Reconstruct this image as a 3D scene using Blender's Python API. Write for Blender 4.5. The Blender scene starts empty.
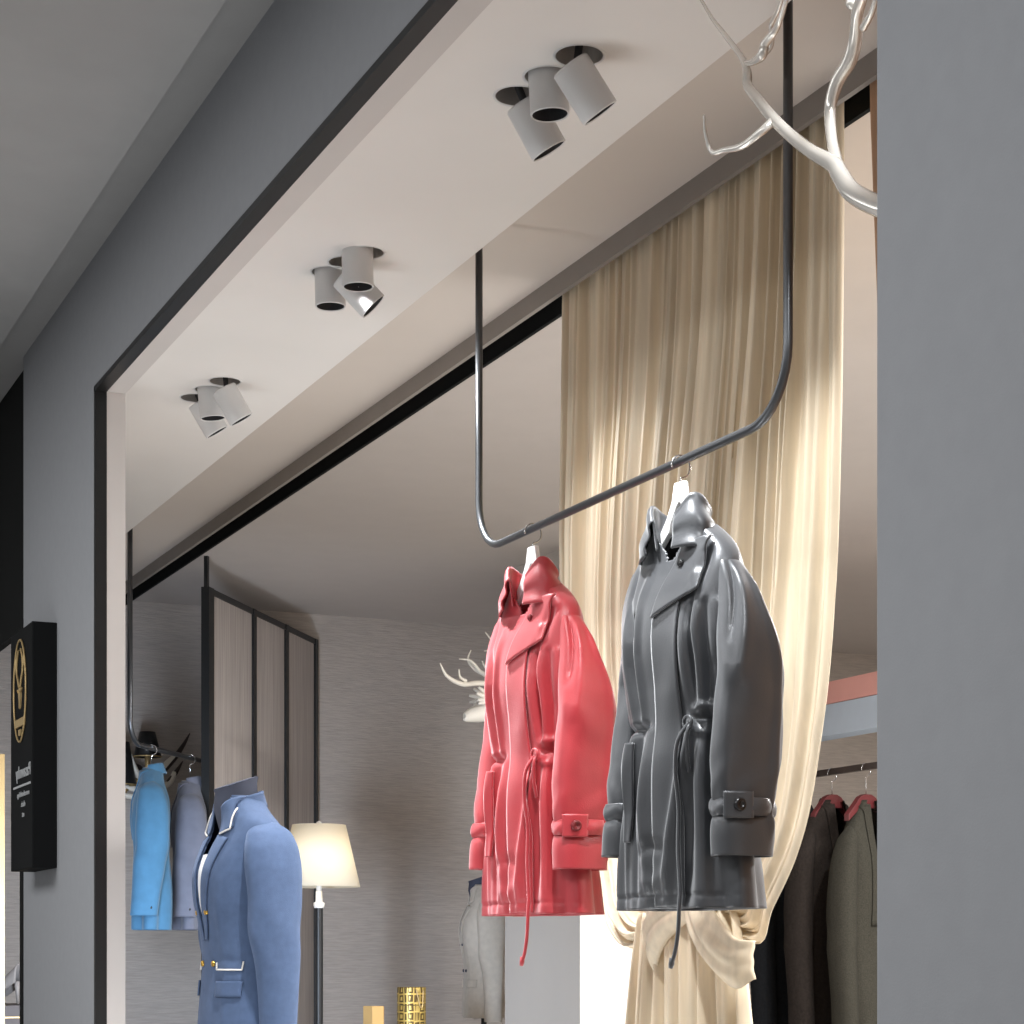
import bpy, math, random
import numpy as np
from mathutils import Vector, Matrix
random.seed(4); rng = np.random.RandomState(7)
SC = bpy.context.scene
COL = SC.collection
PI = math.pi
CZ = 1.2                      # eye height above the shop floor
F = 2000.0                    # focal length in pixels of the 1024 px frame
HY = 951.0                    # horizon row
AN = math.atan(907.0/2000.0)  # angle between view axis and the facade direction (+y)
SA, CA = math.sin(AN), math.cos(AN)

# ---------------------------------------------------------------- measuring
def ray(px, py):
    return (SA*F + CA*(px-512), CA*F - SA*(px-512), HY-py)
def atx(px, py, x):
    r = ray(px, py); t = x/r[0]; return Vector((x, r[1]*t, CZ+r[2]*t))
def aty(px, py, y):
    r = ray(px, py); t = y/r[1]; return Vector((r[0]*t, y, CZ+r[2]*t))
def atz(px, py, z):
    r = ray(px, py); t = (z-CZ)/r[2]; return Vector((r[0]*t, r[1]*t, z))

# ---------------------------------------------------------------- materials
def lin(c):
    out = []
    for v in c:
        v = v/255.0
        out.append(v/12.92 if v <= .04045 else ((v+.055)/1.055)**2.4)
    return (*out, 1.0)
def mat(name, c, rough=.6, spec=.4, metal=0.0, var=.06, scale=8.0, stretch=(1,1,1), bump=0.0, bscale=60.0,
        sheen=0.0, sheen_tint=None, coat=0.0, trans=0.0, bstretch=None, c2=None, aniso=None, emit=0.0):
    m = bpy.data.materials.new(name); m.use_nodes = True
    nt = m.node_tree; n = nt.nodes; L = nt.links
    b = n['Principled BSDF']
    b.inputs['Roughness'].default_value = rough
    b.inputs['Specular IOR Level'].default_value = spec
    b.inputs['Metallic'].default_value = metal
    if sheen:
        b.inputs['Sheen Weight'].default_value = sheen
        b.inputs['Sheen Roughness'].default_value = .45
        if sheen_tint: b.inputs['Sheen Tint'].default_value = lin(sheen_tint)
    if coat:
        b.inputs['Coat Weight'].default_value = coat
        b.inputs['Coat Roughness'].default_value = .25
    col = lin(c)
    tc = n.new('ShaderNodeTexCoord')
    mp = n.new('ShaderNodeMapping'); mp.inputs['Scale'].default_value = stretch
    L.new(tc.outputs['Object'], mp.inputs['Vector'])
    if var or c2:
        nz = n.new('ShaderNodeTexNoise'); nz.inputs['Scale'].default_value = scale; nz.inputs['Detail'].default_value = 5
        L.new(mp.outputs['Vector'], nz.inputs['Vector'])
        rp = n.new('ShaderNodeValToRGB')
        rp.color_ramp.elements[0].position = .3; rp.color_ramp.elements[1].position = .7
        lo = tuple(v*(1-var*1.6) for v in col[:3]) + (1,)
        hi = tuple(min(1, v*(1+var*1.6)) for v in col[:3]) + (1,)
        if c2: lo, hi = col, lin(c2)
        rp.color_ramp.elements[0].color = lo; rp.color_ramp.elements[1].color = hi
        L.new(nz.outputs['Fac'], rp.inputs['Fac']); L.new(rp.outputs['Color'], b.inputs['Base Color'])
    else:
        b.inputs['Base Color'].default_value = col
    if bump:
        mp2 = n.new('ShaderNodeMapping'); mp2.inputs['Scale'].default_value = bstretch or stretch
        L.new(tc.outputs['Object'], mp2.inputs['Vector'])
        nb = n.new('ShaderNodeTexNoise'); nb.inputs['Scale'].default_value = bscale; nb.inputs['Detail'].default_value = 4
        L.new(mp2.outputs['Vector'], nb.inputs['Vector'])
        bp = n.new('ShaderNodeBump'); bp.inputs['Strength'].default_value = bump; bp.inputs['Distance'].default_value = .01
        L.new(nb.outputs['Fac'], bp.inputs['Height']); L.new(bp.outputs['Normal'], b.inputs['Normal'])
    if trans:
        t = n.new('ShaderNodeBsdfTranslucent')
        src = b.inputs['Base Color'].links
        if src: L.new(src[0].from_socket, t.inputs['Color'])
        else: t.inputs['Color'].default_value = col
        mx = n.new('ShaderNodeMixShader'); mx.inputs['Fac'].default_value = trans
        L.new(b.outputs['BSDF'], mx.inputs[1]); L.new(t.outputs['BSDF'], mx.inputs[2])
        L.new(mx.outputs['Shader'], n['Material Output'].inputs['Surface'])
    if emit:
        b.inputs['Emission Color'].default_value = col; b.inputs['Emission Strength'].default_value = emit
    return m

M = {}
M['facade'] = mat('grey render', (150,152,156), .9, .15, var=.012, scale=30, bump=.04, bscale=320)
M['street_ceiling'] = mat('street ceiling paint', (150,150,150), .9, .2, var=.015)
M['street_floor'] = mat('street floor stone', (150,149,148), .6, .3)
M['black'] = mat('black satin metal', (26,27,28), .42, .4, var=.03)
M['void'] = mat('black panel', (24,25,25), .85, .12, var=.03)
M['white_paint'] = mat('warm white paint', (222,219,216), .8, .25, var=.01, scale=3)
M['reveal'] = mat('reveal paint', (200,195,192), .8, .25, var=.015, scale=3)
M['taupe'] = mat('taupe trim', (138,131,125), .6, .3, var=.02)
M['ceiling'] = mat('shop ceiling paint', (190,182,176), .85, .2, var=.01)
M['wallpaper'] = mat('woven wallpaper', (176,167,159), .75, .3, var=.07, scale=5, stretch=(2.2,2.2,30), bump=.5, bscale=7, bstretch=(2.2,2.2,34))
M['floor'] = mat('shop floor', (128,125,121), .5, .4, var=.06, scale=3)
M['column'] = mat('column paint', (205,199,192), .8, .2, var=.02, scale=2)
M['spot'] = mat('white lamp metal', (206,206,206), .38, .5, var=.01)
M['spot_in'] = mat('dark lamp inside', (52,52,54), .5, .4, var=.02)
M['recess'] = mat('lamp recess', (186,180,175), .7, .3, var=.02)
M['rail'] = mat('brushed dark steel', (92,94,97), .34, .5, metal=.85, var=.02)
M['red'] = mat('red satin cotton', (180,50,58), .42, .6, var=.05, scale=14, bump=.10, bscale=350, sheen=.6, sheen_tint=(255,215,218))
M['red_dark'] = mat('red button', (120,30,36), .4, .5, var=.02)
M['blackcoat'] = mat('black coated satin', (64,66,70), .40, .8, metal=.3, var=.05, scale=10, bump=.05, bscale=260, sheen=.4, sheen_tint=(240,242,245))
M['button'] = mat('black button', (22,22,24), .3, .5, var=.02)
M['hanger_white'] = mat('white hanger', (236,236,236), .45, .4, var=.01)
M['chrome'] = mat('chrome wire', (205,205,205), .2, .5, metal=1, var=.01)
M['curtain'] = mat('cream satin curtain', (224,209,184), .48, .4, var=.09, scale=3.5, stretch=(9,9,.35), trans=.12, bump=.08, bscale=240, sheen=.15, sheen_tint=(255,250,240))
M['antler'] = mat('polished white antler', (226,222,215), .2, .6, metal=.55, var=.05, scale=10, coat=.5)
M['bone'] = mat('ivory resin', (226,220,208), .45, .4, var=.02)
M['navy'] = mat('blue wool suiting', (74,91,121), .85, .2, var=.05, scale=40, bump=.15, bscale=500, sheen=.25, sheen_tint=(190,205,235))
M['navy_dark'] = mat('dark blue facing', (66,84,116), .85, .2, var=.03)
M['dummy'] = mat('charcoal mannequin cloth', (72,76,90), .8, .2, var=.03)
M['shirt'] = mat('white shirt cotton', (232,232,234), .8, .2, var=.01)
M['gold'] = mat('gold metal', (205,165,80), .3, .5, metal=.9, var=.05)
M['sky'] = mat('sky blue wool', (62,104,134), .85, .2, var=.05, scale=20, sheen=.2)
M['slate'] = mat('slate wool', (98,102,116), .85, .2, var=.05, scale=20, sheen=.2)
M['stone'] = mat('stone grey wool', (206,198,186), .85, .2, var=.04, scale=30, sheen=.15)
M['screen'] = mat('pale oak veneer', (168,160,155), .6, .3, var=.10, scale=5, stretch=(16,16,.5))
M['shade'] = mat('cream lamp shade', (250,242,224), .8, .2, var=.01, trans=.5)
M['white_metal'] = mat('white enamel', (230,226,220), .4, .4, var=.01)
M['tweed'] = mat('grey green tweed', (50,48,42), .95, .1, var=.16, scale=170, bump=.3, bscale=260)
M['brown'] = mat('dark brown wool', (38,33,30), .95, .1, var=.15, scale=80, bump=.3, bscale=160)
M['char'] = mat('charcoal wool', (28,29,31), .95, .1, var=.1, scale=80, bump=.2, bscale=160)
M['burgundy'] = mat('burgundy hanger', (84,32,34), .4, .4, var=.05)
M['pink'] = mat('pink board', (226,168,160), .7, .2, var=.02)
M['paleblue'] = mat('pale blue board', (190,204,220), .7, .2, var=.02)
M['brass'] = mat('brass', (196,170,122), .5, .4, metal=.6, var=.03)
M['ochre'] = mat('tan leather box', (196,160,104), .5, .4, var=.04)
M['brown_side'] = mat('brown leather side', (120,88,58), .5, .4, var=.12, scale=20)
M['darkwood'] = mat('dark wood', (58,48,44), .5, .4, var=.1)
M['shoe'] = mat('taupe suede shoe', (128,122,118), .6, .3, var=.04)
M['sign'] = mat('black sign lacquer', (22,23,24), .85, .12, var=.02)
M['sign_text'] = mat('silver lettering', (170,172,174), .5, .3, var=.01)
# gilt pattern: voronoi rings on dark brown
def gilt():
    m = bpy.data.materials.new('gilt ornament'); m.use_nodes = True
    nt = m.node_tree; n = nt.nodes; L = nt.links; b = n['Principled BSDF']
    tc = n.new('ShaderNodeTexCoord'); mp = n.new('ShaderNodeMapping'); mp.inputs['Scale'].default_value = (26,26,18)
    L.new(tc.outputs['Object'], mp.inputs['Vector'])
    w1 = n.new('ShaderNodeTexVoronoi'); w1.feature = 'DISTANCE_TO_EDGE'; w1.inputs['Scale'].default_value = 1.3
    w1.inputs['Randomness'].default_value = .15
    L.new(mp.outputs['Vector'], w1.inputs['Vector'])
    rp = n.new('ShaderNodeValToRGB'); e = rp.color_ramp.elements
    e[0].position = .06; e[0].color = lin((196,168,92)); e[1].position = .12; e[1].color = lin((74,58,30))
    e.new(.24).color = lin((92,72,36)); e.new(.3).color = lin((206,178,100))
    L.new(w1.outputs['Distance'], rp.inputs['Fac']); L.new(rp.outputs['Color'], b.inputs['Base Color'])
    b.inputs['Roughness'].default_value = .4; b.inputs['Metallic'].default_value = .5
    return m
M['gilt'] = gilt()

# ---------------------------------------------------------------- mesh builder
class MB:
    def __init__(s): s.v = []; s.f = []
    def add(s, vs, fs):
        o = len(s.v); s.v += [tuple(v) for v in vs]; s.f += [tuple(i+o for i in f) for f in fs]; return s
    def box(s, a, b):
        (x0,y0,z0),(x1,y1,z1) = a, b
        x0,x1 = min(x0,x1),max(x0,x1); y0,y1 = min(y0,y1),max(y0,y1); z0,z1 = min(z0,z1),max(z0,z1)
        return s.add([(x0,y0,z0),(x1,y0,z0),(x1,y1,z0),(x0,y1,z0),(x0,y0,z1),(x1,y0,z1),(x1,y1,z1),(x0,y1,z1)],
              [(0,3,2,1),(4,5,6,7),(0,1,5,4),(1,2,6,5),(2,3,7,6),(3,0,4,7)])
    def grid(s, P, cu=False, cv=False, keep=None):
        """P: array nu x nv x 3"""
        nu, nv = P.shape[:2]
        fs = []
        for i in range(nu if cu else nu-1):
            for j in range(nv if cv else nv-1):
                if keep is not None and not keep(i, j): continue
                i2 = (i+1) % nu; j2 = (j+1) % nv
                fs.append((i*nv+j, i2*nv+j, i2*nv+j2, i*nv+j2))
        return s.add([tuple(p) for p in P.reshape(-1,3)], fs)
    def tube(s, pts, rad, n=12, cap=True, closed=False, squash=None):
        pts = [Vector(p) for p in pts]; N = len(pts)
        if not hasattr(rad, '__len__'): rad = [rad]*N
        tang = []
        for i in range(N):
            if closed: d = pts[(i+1)%N]-pts[i-1]
            else: d = pts[min(i+1,N-1)]-pts[max(i-1,0)]
            tang.append(d.normalized())
        up = Vector((0,0,1)) if abs(tang[0].z) < .9 else Vector((0,1,0))
        u = tang[0].cross(up).normalized()
        rings = []
        for i in range(N):
            u = (u - tang[i]*u.dot(tang[i])).normalized(); w = tang[i].cross(u)
            rings.append([pts[i]+(u*math.cos(2*PI*k/n)*rad[i]*(squash or 1)+w*math.sin(2*PI*k/n)*rad[i]) for k in range(n)])
        vs = [p for r in rings for p in r]; fs = []
        for i in range(N if closed else N-1):
            for k in range(n):
                a = i*n+k; b = i*n+(k+1)%n; c = ((i+1)%N)*n+(k+1)%n; d = ((i+1)%N)*n+k
                fs.append((a,b,c,d))
        if cap and not closed:
            fs.append(tuple(reversed(range(n)))); fs.append(tuple((N-1)*n+k for k in range(n)))
        return s.add(vs, fs)
    def lathe(s, prof, c=(0,0,0), axis=None, n=32, cap=False):
        """prof: list of (r, h) along axis"""
        ax = Vector(axis or (0,0,1)).normalized()
        u = ax.cross(Vector((0,1,0)) if abs(ax.y) < .9 else Vector((1,0,0))).normalized(); w = ax.cross(u)
        c = Vector(c); vs = []; fs = []
        for r, h in prof:
            for k in range(n):
                a = 2*PI*k/n; vs.append(c+ax*h+u*math.cos(a)*r+w*math.sin(a)*r)
        for i in range(len(prof)-1):
            for k in range(n):
                fs.append((i*n+k, i*n+(k+1)%n, (i+1)*n+(k+1)%n, (i+1)*n+k))
        if cap:
            fs.append(tuple(reversed(range(n)))); fs.append(tuple((len(prof)-1)*n+k for k in range(n)))
        return s.add(vs, fs)
    def prism(s, poly, d):
        """poly: 3d points; extruded by d"""
        n = len(poly); d = Vector(d); vs = [Vector(p) for p in poly]+[Vector(p)+d for p in poly]
        fs = [tuple(range(n)), tuple(range(2*n-1, n-1, -1))]
        for i in range(n): fs.append((i, i+n, (i+1)%n+n, (i+1)%n))
        return s.add(vs, fs)
    def build(s, name, m, parent=None, smooth=False, solid=0, bevel=0, subd=0, loc=None, offset=0):
        me = bpy.data.meshes.new(name); me.from_pydata([tuple(v) for v in s.v], [], s.f); me.validate(); me.update()
        ob = bpy.data.objects.new(name, me); COL.objects.link(ob)
        me.materials.append(m)
        if smooth:
            me.polygons.foreach_set('use_smooth', [True]*len(me.polygons))
        import bmesh
        bm = bmesh.new(); bm.from_mesh(me); bmesh.ops.recalc_face_normals(bm, faces=bm.faces); bm.to_mesh(me); bm.free()
        if parent: ob.parent = parent
        if loc: ob.location = loc
        if solid:
            k = ob.modifiers.new('thickness', 'SOLIDIFY'); k.thickness = solid; k.offset = offset
        if bevel:
            k = ob.modifiers.new('bevel', 'BEVEL'); k.width = bevel; k.segments = 2; k.limit_method = 'ANGLE'
        if subd:
            k = ob.modifiers.new('smooth', 'SUBSURF'); k.levels = subd; k.render_levels = subd
        return ob
def thing(name, label, cat, loc=(0,0,0), rz=0, group=None):
    o = bpy.data.objects.new(name, None); COL.objects.link(o); o.empty_display_size = .05
    o.location = loc; o.rotation_euler = (0,0,rz); o['label'] = label; o['category'] = cat
    if group: o['group'] = group
    return o
def tag(o, label, cat, group=None):
    o['label'] = label; o['category'] = cat
    if group: o['group'] = group
    return o
def struct(name, mb, m, **k):
    o = mb.build(name, m, **k); o['kind'] = 'structure'; return o
def copy_tree(o, parent=None, swap=None):
    c = o.copy(); COL.objects.link(c)
    if swap and o.type == 'MESH':
        c.data = o.data.copy()
        for i, mm in enumerate(c.data.materials):
            if mm.name in swap: c.data.materials[i] = swap[mm.name]
    if parent: c.parent = parent
    for ch in list(o.children): copy_tree(ch, c, swap)
    return c
def smooth_path(pts, k=6):
    """catmull-rom through points"""
    P = [Vector(p) for p in pts]; out = []
    for i in range(len(P)-1):
        p0 = P[max(i-1,0)]; p1 = P[i]; p2 = P[i+1]; p3 = P[min(i+2,len(P)-1)]
        for j in range(k):
            t = j/k
            out.append(.5*((2*p1)+(p2-p0)*t+(2*p0-5*p1+4*p2-p3)*t*t+(3*p1-p0-3*p2+p3)*t**3))
    out.append(P[-1]); return out
def smooth_rad(r, k=6):
    out = []
    for i in range(len(r)-1):
        for j in range(k): out.append(r[i]+(r[i+1]-r[i])*j/k)
    return out+[r[-1]]
M['recess_shade'] = mat('shaded recess beige', (202,193,185), .8, .2, var=.01, scale=3)  # shade put into the colour: beige darkened against the lit display ceiling
M['tan_curtain'] = mat('tan curtain', (176,138,108), .7, .3, var=.08, scale=4, stretch=(9,9,.4))
# ================================================================= SETTING
XF = 1.33; YE = XF/.2238          # facade plane, far end of the shop window
X1 = XF*1.0233; ZR = 1.225*X1; X2 = X1*1.042
H0 = 1.716; X8 = 1.95; ZI = 1.84; X7 = ZI/.78; ZG = .757*X7
XC = 2.40; XB = 2.47; ZB = .732*XB; YB = 5.65*ZI; XBACK = 9.0
YP = 1.25/.6927                   # edge of the near pier
YW = 7.06                         # far end of the facade wall between the two windows
Zc = lambda z: z+CZ
struct('wall_front', MB().box((XF,YE,0),(X1-.001,YW,Zc(2.073))).box((XF,-4,Zc(1.265*XF)),(X1-.001,YE,Zc(2.073))), M['facade'])
struct('wall_pier', MB().box((1.25,-4,0),(X2,YP,Zc(2.073))), M['facade'], bevel=.003)
struct('trim_window_lining', MB().box((X1,YE-.015,0),(X2,YW,Zc(2.073))).box((X1,YP,Zc(ZR)),(X2,YE-.015,Zc(2.073))), M['reveal'])
fr = MB()
fr.box((XF-.003,YE-.016,0),(X1+.001,YE,Zc(1.265*XF))).box((XF-.003,YP+.001,Zc(1.265*XF)-.016),(X1+.001,YE,Zc(1.265*XF)))
struct('window_1', fr, M['black'])
# next shop window along the facade
fr2 = MB(); fr2.box((XF-.003,YW-.001,0),(XF+.04,YW+.055,Zc(1.16)))
fr2.box((XF+.03,YW,Zc(1.155)),(XF+.06,14,Zc(2.073)))
struct('window_2', fr2, M['void'])
# ceilings
struct('ceiling_street', MB().box((-5,-4,Zc(2.0)),(1.681**-1*2.0,16,Zc(2.3))).box((-5,-4,Zc(2.073)),(2.0,16,Zc(2.3))), M['street_ceiling'])
struct('floor_street', MB().box((-6,-5,-.1),(XF,16,0)), M['street_floor'])
CEIL = struct('ceiling_display', MB().box((X2-.02,YP-.6,Zc(H0)),(X8,14,Zc(H0)+.25)), M['white_paint'])
struct('ceiling_recess', MB().box((X8,YP-.6,Zc(ZI)),(X7,YB,Zc(ZI)+.12)), M['recess_shade'])
struct('trim_fascia', MB().box((X7,YP-.6,Zc(ZG)),(X7+.014,YB,Zc(ZI)+.12)), M['taupe'])
struct('trim_beam', MB().box((XB,YP-.6,Zc(ZB)),(XB+.012,YB,Zc(ZI)+.12)), M['void'])
struct('ceiling_slot', MB().box((X7+.014,YP-.6,Zc(ZI)+.10),(XB,YB,Zc(ZI)+.12)), M['void'])
struct('ceiling', MB().box((XB+.012,-.6,Zc(ZI)),(XBACK,YB,Zc(ZI)+.12)), M['ceiling'])
struct('wall_far', MB().box((X2,YB,0),(XBACK,YB+.12,Zc(H0)+.2)), M['wallpaper'])
struct('wall_back', MB().box((XBACK,-.6,0),(XBACK+.12,YB+.12,Zc(ZI)+.12)), M['wallpaper'])
struct('wall_near', MB().box((X2,1.45,0),(XB+.06,1.6,Zc(ZI)+.2)).box((XB+.06,-.7,0),(XBACK,-.6,Zc(ZI)+.2)).box((XB,-.7,0),(XB+.06,1.5,Zc(ZI)+.2)), M['reveal'])
struct('floor', MB().box((XF,-.7,-.1),(XBACK,14,0)), M['floor'])
XK = ZI/.4624
ykl, ykr = atx(505,600,XK).y, atx(580,900,XK).y
struct('wall_column', MB().box((XK,ykr,0),(XK+.62,ykl,Zc(ZI))), M['column'])

# ================================================================= FACADE SIGN
sg = thing('wall_sign', 'black box sign with a gold oval stag emblem on the grey facade', 'sign', (1.25,6.49,Zc(.268)))
SW, SH, ST = .37, .793, .08
MB().box((0,0,0),(ST,SW,SH)).build('sign_box', M['sign'], sg, bevel=.003)
em = MB()
cy, cz, ry, rz_ = .205, .59, .104, .168      # oval
def sgp(u, v): return (-.003, SW*.5+u, v)     # u to the far side
oval = [(-.004, .19+math.cos(a)*ry, cz+math.sin(a)*rz_) for a in np.linspace(0,2*PI,49)[:-1]]
em.tube(oval, .0032, 8, closed=True)
for s in (-1,1):
    em.tube(smooth_path([(-.004,.19+s*y,cz+z) for y,z in [(.010,.012),(.030,.040),(.052,.066),(.048,.104),(.020,.136)]],5), .0038, 8)
    em.tube(smooth_path([(-.004,.19+s*y,cz+z) for y,z in [(.050,.066),(.066,.085),(.070,.112)]],4), .003, 8)
    em.tube([(-.004,.19+s*.012,cz-.002),(-.004,.19+s*.036,cz+.006)], [.007,.003], 8)
head = [(0,.012),(.016,.006),(.018,-.016),(.009,-.034),(.007,-.055),(0,-.06),(-.007,-.055),(-.009,-.034),(-.018,-.016),(-.016,.006)]
em.prism([(-.006,.19+y,cz+z) for y,z in head], (.006,0,0))
ban = [(-.088,-.085),(-.075,-.118),(.075,-.118),(.088,-.085),(.07,-.092),(-.07,-.092)]
em.prism([(-.006,.19+y,cz+z) for y,z in ban], (.006,0,0))
em.prism([(-.006,.19+y,cz+z) for y,z in [(-.018,-.128),(.018,-.128),(.012,-.148),(-.012,-.148)]], (.006,0,0))
em.build('emblem', M['brass'], sg, smooth=False)
def text_part(s, size, y, z, parent, m, mirror=True):
    cu = bpy.data.curves.new('lettering','FONT'); cu.body = s; cu.size = size; cu.align_x = 'CENTER'; cu.extrude = .0012
    tmp = bpy.data.objects.new('lettering', cu); COL.objects.link(tmp)
    me = bpy.data.meshes.new_from_object(tmp.evaluated_get(bpy.context.evaluated_depsgraph_get()))
    COL.objects.unlink(tmp); bpy.data.objects.remove(tmp)
    for v in me.vertices:
        x, yy, zz = v.co
        sx = 1 if mirror else -1
        v.co = (-.0018-zz, y+sx*x, z+yy)
    me.materials.clear(); me.materials.append(m)
    ob = bpy.data.objects.new('lettering', me); COL.objects.link(ob); ob.parent = parent; return ob
bpy.context.view_layer.update()
text_part('Pasawmhy', .060, .142, .302, sg, M['sign_text'])
MB().box((-.003,.018,.272),(.001,.310,.279)).build('rule', M['sign_text'], sg)
text_part('more selected things', .024, .142, .240, sg, M['sign_text'])
text_part('classic', .026, .142, .206, sg, M['sign_text'])
text_part('est', .026, .142, .172, sg, M['sign_text'])

# ================================================================= CEILING DOWNLIGHTS
SPOTS = []; HOLES = MB()
def can(parent, base, tilt, shx=0.0, drop=.01):
    """one lamp can hanging from its round recess; tilt = axis direction"""
    b = Vector(base); ax = Vector(tilt).normalized()
    HOLES.lathe([(.0455,-.05),(.0455,.10)], b+parent.location, (0,0,1), 36, cap=True)
    MB().lathe([(.0455,.0),(.0490,-.002),(.0510,.0)], b, (0,0,1), 36).build('recess_rim', M['spot'], parent, smooth=True)
    MB().lathe([(.0450,.0),(.0450,.098),(.0,.098)], b, (0,0,1), 36).build('recess_cup', M['recess'], parent, smooth=False)
    o = b+Vector((shx,0,0))+ax*drop
    MB().tube([b+Vector((0,0,.095)), b+Vector((0,0,.02)), o], .008, 10).build('knuckle', M['spot_in'], parent, smooth=True)
    c = MB().lathe([(.0,-.02),(.036,-.02),(.0385,-.017),(.0385,.084),(.0365,.086),(.0345,.084)], o, ax, 40).build('lamp_can', M['spot'], parent, smooth=True)
    k = c.modifiers.new('edge','EDGE_SPLIT'); k.split_angle = .6
    MB().lathe([(.0345,.084),(.031,.045),(.0,.045)], o, ax, 32).build('reflector', M['spot_in'], c, smooth=False)
    return o, ax
G = [(3.545,'white triple downlight nearest the pier, tilted above the black coat',[(.75,-.05,-1),(0.06,0,-1),(.62,-.05,-1)]),
     (4.71,'middle white triple downlight on the display ceiling, its centre can tipped sideways',[(.02,0,-1),(.95,-.25,-1),(.02,0,-1)]),
     (5.95,'farthest white triple downlight near the left jamb',[(.60,-.05,-1),(.1,0,-1),(.62,-.05,-1)])]
for gi, (yy, lab, tl) in enumerate(G):
    t = thing('ceiling_downlight', lab, 'downlight', (1.685,yy,Zc(H0)), 0, 'triple downlights on the display ceiling')
    for k, ax in zip((-1,0,1), tl):      # near to far
        up = abs(ax[0]) < .1
        shx = ((-.036,0,.004),(-.02,-.045,0),(-.018,0,.004))[gi][k+1]
        drop = ((.046,-.010,.034),(.002,.069,.002),(.046,.002,.034))[gi][k+1]
        o, a = can(t, (-.016*k,(.085 if gi == 1 else .106)*k,0), ax, shx, drop)
        SPOTS.append((Vector((1.685,yy,Zc(H0)))+o+a*.088, a))

ho = HOLES.build('cutter', M['void']); bo = CEIL.modifiers.new('holes','BOOLEAN'); bo.object = ho; bo.solver = 'EXACT'; bo.use_self = True
bpy.context.view_layer.update()
me_ = bpy.data.meshes.new_from_object(CEIL.evaluated_get(bpy.context.evaluated_depsgraph_get()))
CEIL.modifiers.clear(); CEIL.data = me_
COL.objects.unlink(ho); bpy.data.objects.remove(ho)
# ================================================================= COAT RAIL
def rail_pts(A, B, z0, z1, R=.13, n=8):
    """A, B horizontal end points; U shape, legs rise to z1"""
    A = Vector((A[0],A[1],0)); B = Vector((B[0],B[1],0)); d = (B-A).normalized(); up = Vector((0,0,1))
    pts = [A+up*z1, A+up*(z0+R)]
    for i in range(1,n+1):
        a = PI/2*i/n; pts.append(A+up*(z0+R)+d*R*(1-math.cos(a))-up*R*math.sin(a))
    for i in range(0,n+1):
        a = PI/2*i/n; pts.append(B-d*R+up*z0+d*R*math.sin(a)+up*R*(1-math.cos(a)))
    pts.append(B+up*z1); return pts
XR = 2.0
yA = atx(479,500,XR).y; yB = atx(788,300,XR).y
ZRAIL = Zc(1.0)
r1 = MB().tube(rail_pts((XR,yA),(XR,yB),ZRAIL,Zc(ZI)), .0092, 16).build('clothes_rail', M['rail'], smooth=True)
tag(r1, 'dark steel U-shaped rail holding the red and black coats', 'clothes rail', 'hanging U-shaped rails')
ds = Vector((.602,.798,0))
pl = aty(130,740,8.6)
r2a = Vector((pl.x,8.6,0)); r2b = r2a+ds*((YB-.004-8.6)/ds.y)
r2 = MB().tube(rail_pts(r2a,r2b+ds*.3,Zc(.905),Zc(ZI),R=.11)[:10]+[r2b+Vector((0,0,Zc(.905)))], .0115, 14).build('clothes_rail', M['rail'], smooth=True)
tag(r2, 'dark U-shaped rail at left holding the sky blue and slate jackets', 'clothes rail', 'hanging U-shaped rails')

# ================================================================= FOLDING SCREEN
n0 = ZI/(951-556)
s0 = Vector((ray(206,0)[0]*n0*1.0, ray(206,0)[1]*n0, 0))
zs = (951-587)*n0
s1y = YB-.03; k = s1y/ray(315,0)[1]; s1 = Vector((ray(315,0)[0]*k, s1y, 0))
dv = (s1-s0); LN = dv.length; ang = math.atan2(dv.y, dv.x)
sc = thing('partition_screen', 'tall three-panel screen of grey wood in a black frame behind the blue mannequin', 'screen', (s0.x,s0.y,0), ang)
zt = Zc(zs)
MB().box((-.01,-.02,0),(.055,.02,zt)).build('post', M['black'], sc)
px_ = [252.0,284.5,314.0]
def along(px):                          # where the ray of a column meets the screen line
    r = ray(px,0); a = np.array([[r[0],-dv.x],[r[1],-dv.y]]); s = np.linalg.solve(a, np.array([s0.x,s0.y])); return s[1]*LN
xs = [.04]+[along(p) for p in px_]
for i in range(3):
    a, b = xs[i], xs[i+1]
    MB().box((a,-.006,.05),(b,.006,zt-.02)).build('panel', M['screen'], sc)
    MB().box((b-.022,-.018,0),(b+.022,.018,zt)).build('post', M['black'], sc)
MB().box((.03,-.014,zt-.028),(xs[3],.014,zt)).build('top_rail', M['black'], sc)
MB().box((.03,-.014,.03),(xs[3],.014,.07)).build('bottom_rail', M['black'], sc)
MB().box((-.004,-.009,zt),(.018,.009,Zc(ZI))).build('ceiling_post', M['black'], sc)

# ================================================================= FLOOR LAMP
lp = aty(319,887,9.0); lz = lp.z
kpp = 9.0/ray(319,0)[1]
lamp = thing('floor_lamp', 'lit floor lamp with cream tapered shade beside the blue mannequin', 'lamp', (lp.x,lp.y,0))
rb, rt, hh = 41*kpp, 26.5*kpp, 62*kpp
MB().lathe([(rb,lz),(rt,lz+hh)], (0,0,0), n=48).build('lamp_shade', M['shade'], lamp, smooth=True, solid=.003)
MB().lathe([(.0,.0),(.14,.0),(.14,.02),(.02,.035),(.0,.035)], n=40).build('base', M['black'], lamp, smooth=False)
MB().lathe([(.019,.03),(.019,lz-.10)], n=20).build('pole', M['black'], lamp, smooth=True)
MB().lathe([(.013,lz-.02),(.013,lz+.10)], n=16, cap=True).build('socket_stem', M['white_metal'], lamp, smooth=True)
MB().lathe([(.022,lz-.10),(.026,lz-.09),(.026,lz-.075),(.017,lz-.07),(.015,lz-.02)], n=20, cap=True).build('collar', M['white_metal'], lamp, smooth=True)
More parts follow.
